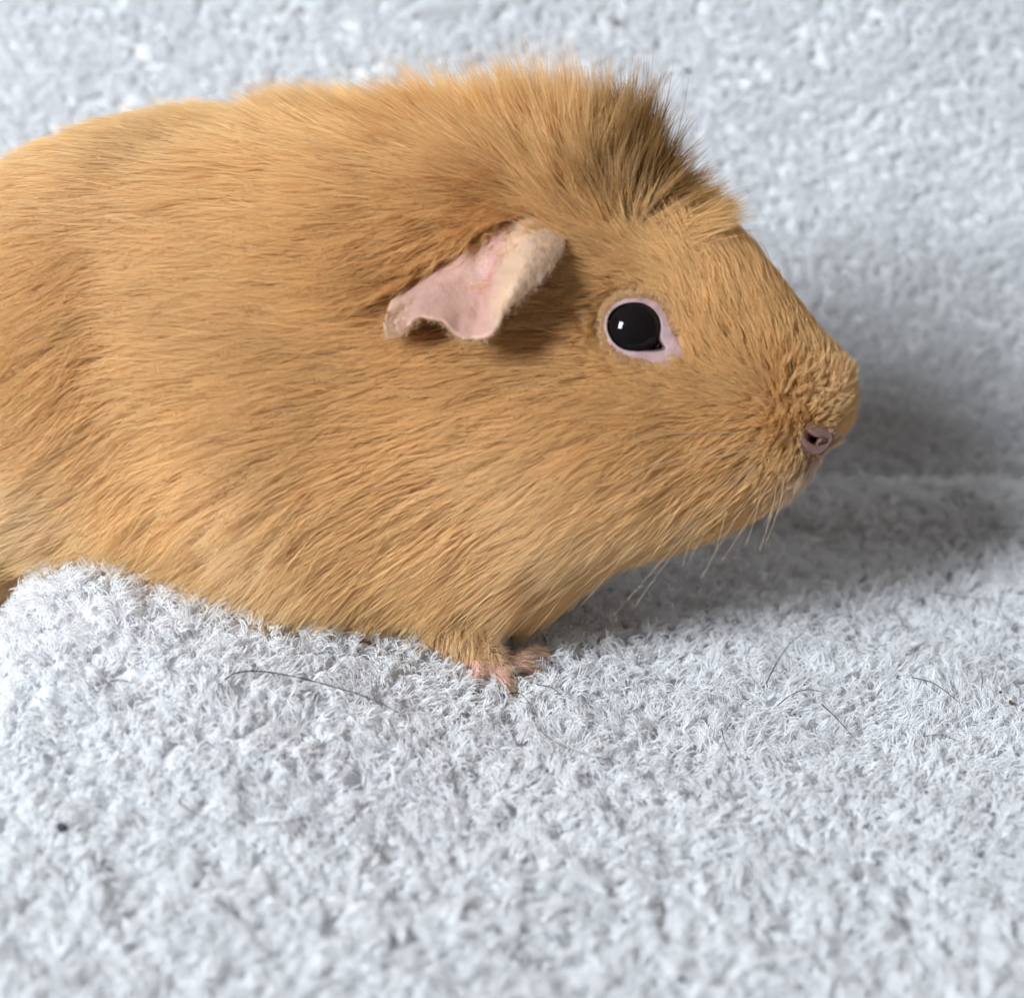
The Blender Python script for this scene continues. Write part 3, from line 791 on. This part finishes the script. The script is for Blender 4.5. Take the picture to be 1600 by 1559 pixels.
def grow(nclump, per, seed, rad0, K=7, spread=0.085, len_mul=1.0, lift_add=0.0, clump_mul=1.0, stray=0.0, bright=1.0):
    r = np.random.default_rng(seed)
    ti = r.choice(len(tri), nclump, p=wt)
    a = r.random(nclump); b = r.random(nclump); fl = a + b > 1; a[fl] = 1 - a[fl]; b[fl] = 1 - b[fl]
    w0 = (1 - a - b)[:, None]; a_ = a[:, None]; b_ = b[:, None]
    P = A_[ti] * w0 + B_[ti] * a_ + C_[ti] * b_
    N = norm(VN[tri[ti, 0]] * w0 + VN[tri[ti, 1]] * a_ + VN[tri[ti, 2]] * b_)
    D, Q = comb(P, N)
    u, v = proj(P); nearside = ((P - M0) @ SD) > 0
    # bare places: eyelids, nose, feet
    de = np.hypot((u - 996) / 52, (v - 513) / 48); de = np.minimum(de, np.hypot((u - 1040) / 34, (v - 552) / 26))
    bare = nearside & (de < 1.0)
    dn = np.hypot((u - 1277) / 23, (v - 688) / 18)
    bare |= nearside & (dn < 1.0)
    dpaw = np.linalg.norm(P - palm, axis=1)
    bare |= (dpaw < 1.8) & (P[:, 2] < palm[2] + 0.10) & (((P - palm) @ FW) > -0.35)
    for kn_, tp_ in toes:
        bare |= np.minimum(np.linalg.norm(P - tp_, axis=1), np.linalg.norm(P - kn_, axis=1)) < 0.27
    bare |= np.linalg.norm(P - nl - 0.3 * nray, axis=1) < 0.25
    bare |= np.linalg.norm(P - hf - FW * 0.2, axis=1) < 0.6
    under = nearside & in_poly(u, v, ear_poly)
    bare |= under & (r.random(nclump) < 0.6)
    keep = ~bare
    P, N, D, Q, u, v, de, dn, under, nearside, dpaw = (z[keep] for z in (P, N, D, Q, u, v, de, dn, under, nearside, dpaw))
    n = len(P)
    Lc = Q[:, 0].copy() * len_mul * np.where((Q[:, 0] > 0.4) & (Q[:, 1] < 30), 1.18, 1.0)
    Lc = np.where(nearside & (de < 2.2), np.minimum(Lc, 0.13 + 0.42 * (de - 1.0)), Lc)
    Lc = np.where(nearside & (dn < 2.0), np.minimum(Lc, 0.05 + 0.16 * (dn - 1.0)), Lc)
    Lc = np.where(under, Lc * 0.35, Lc)
    Lc = np.where(dpaw < 1.6, np.minimum(Lc, 0.22 + 0.3 * np.clip(dpaw - 0.6, 0, 2)), Lc)
    Lc *= (1 + 0.18 * vnoise(P, 1.3, 31)) * r.uniform(0.8, 1.12, n)
    # waviness of the lie of the coat
    tw = 0.16 * vnoise(P, 0.9, 41) + 0.12 * vnoise(P, 2.6, 42) + 0.10 * r.standard_normal(n)
    mane = np.clip((Q[:, 1] - 34) / 14, 0, 1)
    tw = tw + mane * (0.30 * r.standard_normal(n) + 0.35 * vnoise(P, 1.6, 43))
    Lc *= 1.16 - mane * r.uniform(0, 0.40, n) - 0.16 * (1 - mane)
    muzz = np.exp(-((u - 1255) / 55) ** 2 - ((v - 625) / 45) ** 2) * nearside
    tw = tw + muzz * 1.3 * r.standard_normal(n)
    Bn = np.cross(N, D)
    D = norm(D * np.cos(tw)[:, None] + Bn * np.sin(tw)[:, None]); Bn = np.cross(N, D)
    lift0 = np.radians(Q[:, 1] * np.where(Q[:, 1] < 30, 0.85, 1.0) + lift_add) * (1 + 0.15 * r.standard_normal(n)); lift1 = np.radians(Q[:, 2] + 0.5 * lift_add) * (1 + 0.2 * r.standard_normal(n))
    # clump guide
    t = np.linspace(0, 1, K)
    def strands(P, N, D, Bn, Lc, l0, l1, side):
        pts = [P]
        for k in range(1, K):
            tm = (k - 0.5) / (K - 1)
            ang = l0 * (1 - tm) ** 1.3 + l1 * (1 - (1 - tm) ** 1.3)
            sd = side * tm
            dd = np.cos(ang)[:, None] * (np.cos(sd)[:, None] * D + np.sin(sd)[:, None] * Bn) + np.sin(ang)[:, None] * N
            pts.append(pts[-1] + dd * (Lc / (K - 1))[:, None])
        return np.stack(pts, 1)
    sideg = 0.18 * r.standard_normal(n) + mane * (0.7 * vnoise(P, 1.1, 44) + 0.35 * r.standard_normal(n))
    Gd = strands(P, N, D, Bn, Lc, lift0, lift1, sideg)
    # colour
    base = np.array([0.77, 0.474, 0.190])
    cmul = 1 + 0.12 * vnoise(P, 0.45, 51) + 0.06 * vnoise(P, 3.0, 52)
    pale = np.clip(0.75 * np.exp(-((u - 60) / 150) ** 2 - ((v - 770) / 90) ** 2) + 0.45 * np.exp(-((u - 470) / 90) ** 2 - ((v - 790) / 140) ** 2) + 0.28 * np.exp(-((u - 900) / 160) ** 2 - ((v - 740) / 90) ** 2) + 0.35 * np.exp(-((u - 960) / 130) ** 2 - ((v - 850) / 60) ** 2) + 0.30 * np.exp(-((u - 200) / 260) ** 2 - ((v - 330) / 160) ** 2)
                   + 0.85 * np.exp(-((u - 1285) / 40) ** 2 - ((v - 735) / 40) ** 2) + 0.45 * np.exp(-((u - 1310) / 40) ** 2 - ((v - 620) / 60) ** 2)
                   + 0.30 * np.exp(-((u - 1120) / 110) ** 2 - ((v - 810) / 40) ** 2) + 0.75 * np.exp(-((u - 745) / 90) ** 2 - ((v - 1000) / 55) ** 2), 0, 1)
    tint = (base * cmul[:, None]) * (1 - pale[:, None]) + np.array([0.80, 0.57, 0.30]) * pale[:, None]
    wl = (u - 1250) * 0.763 + (v - 765) * -0.0   # along the lip
    lipd = np.abs((u - 1250) * 0.806 + (v - 765) * 0.592)
    crest_shade = (np.exp(-((u - 992) / 62) ** 4 - ((v - 308) / 44) ** 4) * (v < 356))[:, None]     # the mane's shade on the crest, painted into the hair tint
    tint = tint * (1 - crest_shade * np.array([0.60, 0.67, 0.74]))
    white = (np.exp(-(lipd / 24) ** 2) * ((v > 680) & (v < 800)))[:, None] * 0.9
    tint = tint * (1 - white) + np.array([0.74, 0.58, 0.42]) * white
    # individual hairs
    Pr = np.repeat(P, per, 0); Nr = np.repeat(N, per, 0); Dr = np.repeat(D, per, 0); Br = np.repeat(Bn, per, 0)
    m = n * per
    sp = np.repeat(np.clip(Lc / 0.8, 0.45, 1.15), per)
    off = (r.normal(0, spread, m) * sp)[:, None] * Dr + (r.normal(0, spread, m) * sp)[:, None] * Br
    lr = np.repeat(Lc, per) * r.uniform(0.62, 1.12, m)
    l0 = np.repeat(lift0, per) + 0.07 * r.standard_normal(m); l1 = np.repeat(lift1, per) + 0.06 * r.standard_normal(m)
    sd = np.repeat(sideg, per) + 0.10 * r.standard_normal(m)
    S = strands(Pr + off, Nr, Dr, Br, lr, l0, l1, sd)
    cl = np.repeat(np.clip(Q[:, 3] * clump_mul * np.clip(0.55 + (u - 150) / 900, 0.55, 1), 0, 0.95), per) * r.uniform(0.7, 1.05, m)
    if stray: cl = np.where(r.random(m) < stray, cl * 0.15, cl)
    # pulled sideways towards the clump's own line, but keeping each hair's reach along it
    rel = Pr + off - Pr
    lat = (rel * Br).sum(1)
    S = S - (cl * lat)[:, None, None] * (t ** 1.1)[None, :, None] * Br[:, None] * 0.92
    R = rad0 * r.uniform(0.75, 1.25, m)[:, None] * np.array([0.85, 1, 1, 0.95, 0.8, 0.55, 0.15])[None] if K == 7 else rad0 * r.uniform(0.75, 1.25, m)[:, None] * np.linspace(1, .2, K)[None]
    shrt = np.repeat(np.clip(Lc / 0.35, 0.6, 1), per)
    R = R * shrt[:, None]
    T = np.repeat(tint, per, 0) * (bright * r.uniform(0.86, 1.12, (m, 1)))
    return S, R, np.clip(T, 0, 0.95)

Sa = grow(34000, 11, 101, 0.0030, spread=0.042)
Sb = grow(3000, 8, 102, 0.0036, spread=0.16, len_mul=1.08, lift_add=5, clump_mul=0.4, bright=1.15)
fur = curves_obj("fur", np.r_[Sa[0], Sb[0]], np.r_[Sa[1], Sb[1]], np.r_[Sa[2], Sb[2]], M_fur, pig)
fur['kind'] = "stuff"; fur['label'] = "golden coat combed back, ruffled into a crest on the head"

# short pale hairs creeping over the edge of the lids and the nose
lr = np.array(rows)
ne = 2200
a_i = rng.integers(7, NI - 9, ne); s_i = rng.choice([5, 6, 6, 6], ne)
rt = lr[s_i, a_i] * 0.5 + lr[np.minimum(s_i + 1, 6), (a_i + 1) % NI] * 0.5 + 0.02 * rng.standard_normal((ne, 3))
fl, fq = comb(rt, np.tile(en, (ne, 1)))
outw = norm(lr[6, a_i] - lr[2, a_i])
P1, R1, T1 = short_hairs(rt, fl * 0.22 + outw * 0.9 + en * 0.2, 0.11, 0.0026, np.array([0.78, 0.52, 0.25]), 0.3)
z = curves_obj("lid_fuzz", P1, R1, T1, M_fur, lid); z['kind'] = "stuff"
NVa = np.array(NV).reshape(NXN, NYN, 3)
nf_ = 900
qa = rng.uniform(0, 2*math.pi, nf_); qr = rng.uniform(0.70, 1.05, nf_) ; qr = np.where(np.cos(qa) > 0.3, qr + 0.1, qr)
qi = np.clip(((1 + qr * np.cos(qa)) * 0.5 * (NXN - 1)).astype(int), 0, NXN - 1); qj = np.clip(((1 + qr * np.sin(qa)) * 0.5 * (NYN - 1)).astype(int), 0, NYN - 1)
rt = NVa[qi, qj] + 0.012 * rng.standard_normal((nf_, 3))
outw = norm(NVa[qi, qj] - NVa[NXN // 2, NYN // 2])
ru_, rv_ = proj(rt); okf = np.hypot((ru_ - 1276) / 24, (rv_ - 688) / 19) > 1
rt, outw = rt[okf], outw[okf]
P1, R1, T1 = short_hairs(rt, outw + nn_ * 0.35 + 0.25 * UP, 0.075, 0.0022, np.array([0.78, 0.60, 0.44]), 0.3)
z = curves_obj("nose_fuzz", P1, R1, T1, M_fur, nose); z['kind'] = "stuff"

# fine buff hairs on the back of the foot
ft = np.where((np.linalg.norm(BV - palm, axis=1) < 1.0) & (VN[:, 2] > 0.1) & (BV[:, 2] > palm[2] - 0.25))[0]
ft = rng.choice(ft, 1500)
fdir = norm(BV[ft] - wrist) * 0.8 + VN[ft] * 0.25
P1, R1, T1 = short_hairs(BV[ft], fdir, 0.14, 0.0024, np.array([0.78, 0.56, 0.32]), 0.2, bendy=0.12)
z = curves_obj("paw_fuzz", P1, R1, T1, M_fur, pig); z['kind'] = "stuff"

# ------------------------------------------------------------------ whiskers
def bez(a, b, c, n=10):
    t = np.linspace(0, 1, n)[:, None]
    return (1-t)**2 * a + 2*t*(1-t) * b + t*t * c
WH = [((1110, 790), (1040, 870), (958, 962), 1.5), ((1120, 790), (1050, 860), (992, 948), 1.3), ((1090, 800), (1078, 850), (1066, 884), 1.0),
      ((1205, 750), (1170, 815), (1128, 876), 1.2), ((1215, 750), (1205, 815), (1186, 862), 1.0), ((1190, 760), (1180, 820), (1164, 854), 1.0),
      ((1140, 780), (1125, 835), (1118, 862), .7), ((1225, 745), (1222, 795), (1196, 848), 1.2), ((1190, 700), (1060, 715), (945, 800), 0.9), ((1195, 680), (1050, 665), (900, 700), .9),
      ((1200, 715), (1110, 760), (1045, 860), 1.2), ((1185, 725), (1120, 790), (1075, 880), 1.1), ((1205, 735), (1150, 800), (1095, 905), 1.5), ((1200, 690), (1090, 700), (985, 740), 1.0)]
for a, b, c, off in WH:
    h0, n0 = hit(bvh1, a[0], a[1])
    if h0 is None: continue
    dist = np.linalg.norm(h0 - CAM)
    p1 = CAM + ray(*b) * (dist - off * 0.8); p2 = CAM + ray(*c) * (dist - off)
    v, f = tube(bez(h0, p1, p2), np.linspace(0.0055, 0.0022, 10), 5)
    mesh_obj("whisker", v, f, M_whisk, pig)

# ------------------------------------------------------------------ stray hairs and crumbs on the towel
def lay(name, pts, rad, mat, label, cat, group, lift=0.24, n=14):
    P = []
    for (x, y) in pts:
        P.append(on_pile(x, y, lift)[0])
    P = np.array(P); k = np.linspace(0, len(P) - 1, n); idx = np.arange(len(P))
    Q = np.stack([catmull(k, idx, P[:, j]) if len(P) > 2 else np.interp(k, idx, P[:, j]) for j in range(3)], 1)
    v, f = tube(Q, 1.8 * rad * np.linspace(1, 0.5, n), 5)
    return tag(mesh_obj(name, v, f, mat), label, cat, group)
HG = "stray hairs on the towel"
HAIRS = [
 ([(352, 1062), (366, 1052), (400, 1048), (450, 1055), (520, 1072), (580, 1092), (625, 1114)], .0062, "longest dark stray hair, arched on the towel below the belly"),
 ([(172, 1064), (190, 1063), (208, 1067)], .005, "short dark stray hair left of the longest hair"),
 ([(1197, 1068), (1215, 1033), (1235, 1005), (1257, 987)], .0048, "dark stray hair rising steeply at the edge of the chin's shadow"),
 ([(1215, 1102), (1235, 1086), (1260, 1077), (1287, 1081)], .0048, "dark stray hair bent in a shallow arch right of the paw"),
 ([(1284, 1100), (1310, 1125), (1343, 1163)], .0048, "straight dark stray hair slanting down below the arched one"),
 ([(1425, 1058), (1460, 1068), (1500, 1098)], .0048, "dark stray hair along the shallow crease at right"),
 ([(1532, 836), (1552, 826), (1598, 823)], .0048, "curved grey stray hair at the right edge by the shadow"),
 ([(1443, 1150), (1470, 1148), (1498, 1158)], .0036, "faint stray hair below the crease at right"),
 ([(1533, 1048), (1535, 1062), (1533, 1079)], .0042, "short upright stray hair near the brown crumbs"),
 ([(795, 1084), (810, 1082), (824, 1094), (829, 1106)], .0042, "small hooked stray hair just below the paw"),
 ([(838, 1069), (862, 1074), (880, 1089)], .0042, "small curved stray hair right of the paw's lowest toe"),
 ([(840, 1138), (870, 1160), (920, 1180), (965, 1187)], .0036, "faint sagging stray hair on the towel well below the paw"),
 ([(400, 1288), (450, 1283), (490, 1275), (525, 1272)], .0042, "flat stray hair in the lower left foreground"),
 ([(280, 1254), (300, 1268), (325, 1283)], .0036, "faint slanted stray hair in the lower left foreground"),
 ([(1128, 1140), (1132, 1158), (1140, 1173)], .0042, "short steep stray hair right of centre in the foreground"),
 ([(1460, 925), (1500, 932), (1555, 938)], .0036, "faint level stray hair on the bright towel right of the shadow"),
 ([(20, 904), (45, 893), (72, 884)], .0048, "dark stray hair on top of the towel hump at the left edge"),
 ([(322, 1158), (330, 1164), (340, 1171)], .0042, "tiny stray hair slanting below the longest hair's left end"),
]
for pts, r_, lab in HAIRS:
    lay("stray_hair", pts, r_, M_dark, lab, "hair", HG)
lay("straw_strand", [(300, 846), (325, 868), (356, 897)], .008, M_straw, "thin pale straw strand leaning against the belly fur at left", "straw", None, 0.7)
CG = "crumbs on the towel"
def crumb(px, py, rx, ry, rot, mat, label, lift=0.17):
    c, nr = on_pile(px, py, lift); s = np.linalg.norm(c - CAM) / FPX
    ax0 = norm(math.cos(rot) * RIGHT - math.sin(rot) * UP); ax0 = norm(ax0 - (ax0 @ nr) / (ray(px, py) @ nr) * ray(px, py)); ax1 = np.cross(nr, ax0)
    v, f = ellipsoid(c, np.array([ax0, ax1, nr]), (rx * s, ry * s, min(rx, ry) * s), 12, 8)
    v = np.array(v); dv = v - c; v = c + dv * (1 + 0.28 * vnoise(v, 22, 5))[:, None]
    tag(mesh_obj("crumb", v, f, mat), label, "crumb", CG)
crumb(97, 1293, 9, 7, .4, M_crumb, "round dark crumb on the towel at lower left")
crumb(806, 1496, 10, 5, .35, M_crumb, "oval black crumb near the bottom middle of the towel")
crumb(1448, 1238, 4, 3, -.9, M_crumb, "tiny black crumb on the towel at lower right")
crumb(1580, 1098, 9, 2.6, 1.05, M_brown, "thin brown crumb at the right edge of the towel")
crumb(1563, 1081, 4, 2.2, .9, M_brown, "tiny brown crumb just above the thin one")
crumb(1064, 1528, 6, 5, .3, M_crumb, "grey crumb at the bottom edge of the towel")
crumb(1075, 111, 4.5, 4, .5, M_brown, "small brown crumb on the backdrop above the crest", 0.13)
crumb(965, 36, 5, 4, .5, M_brown, "small brown crumb high on the backdrop near the top edge", 0.13)
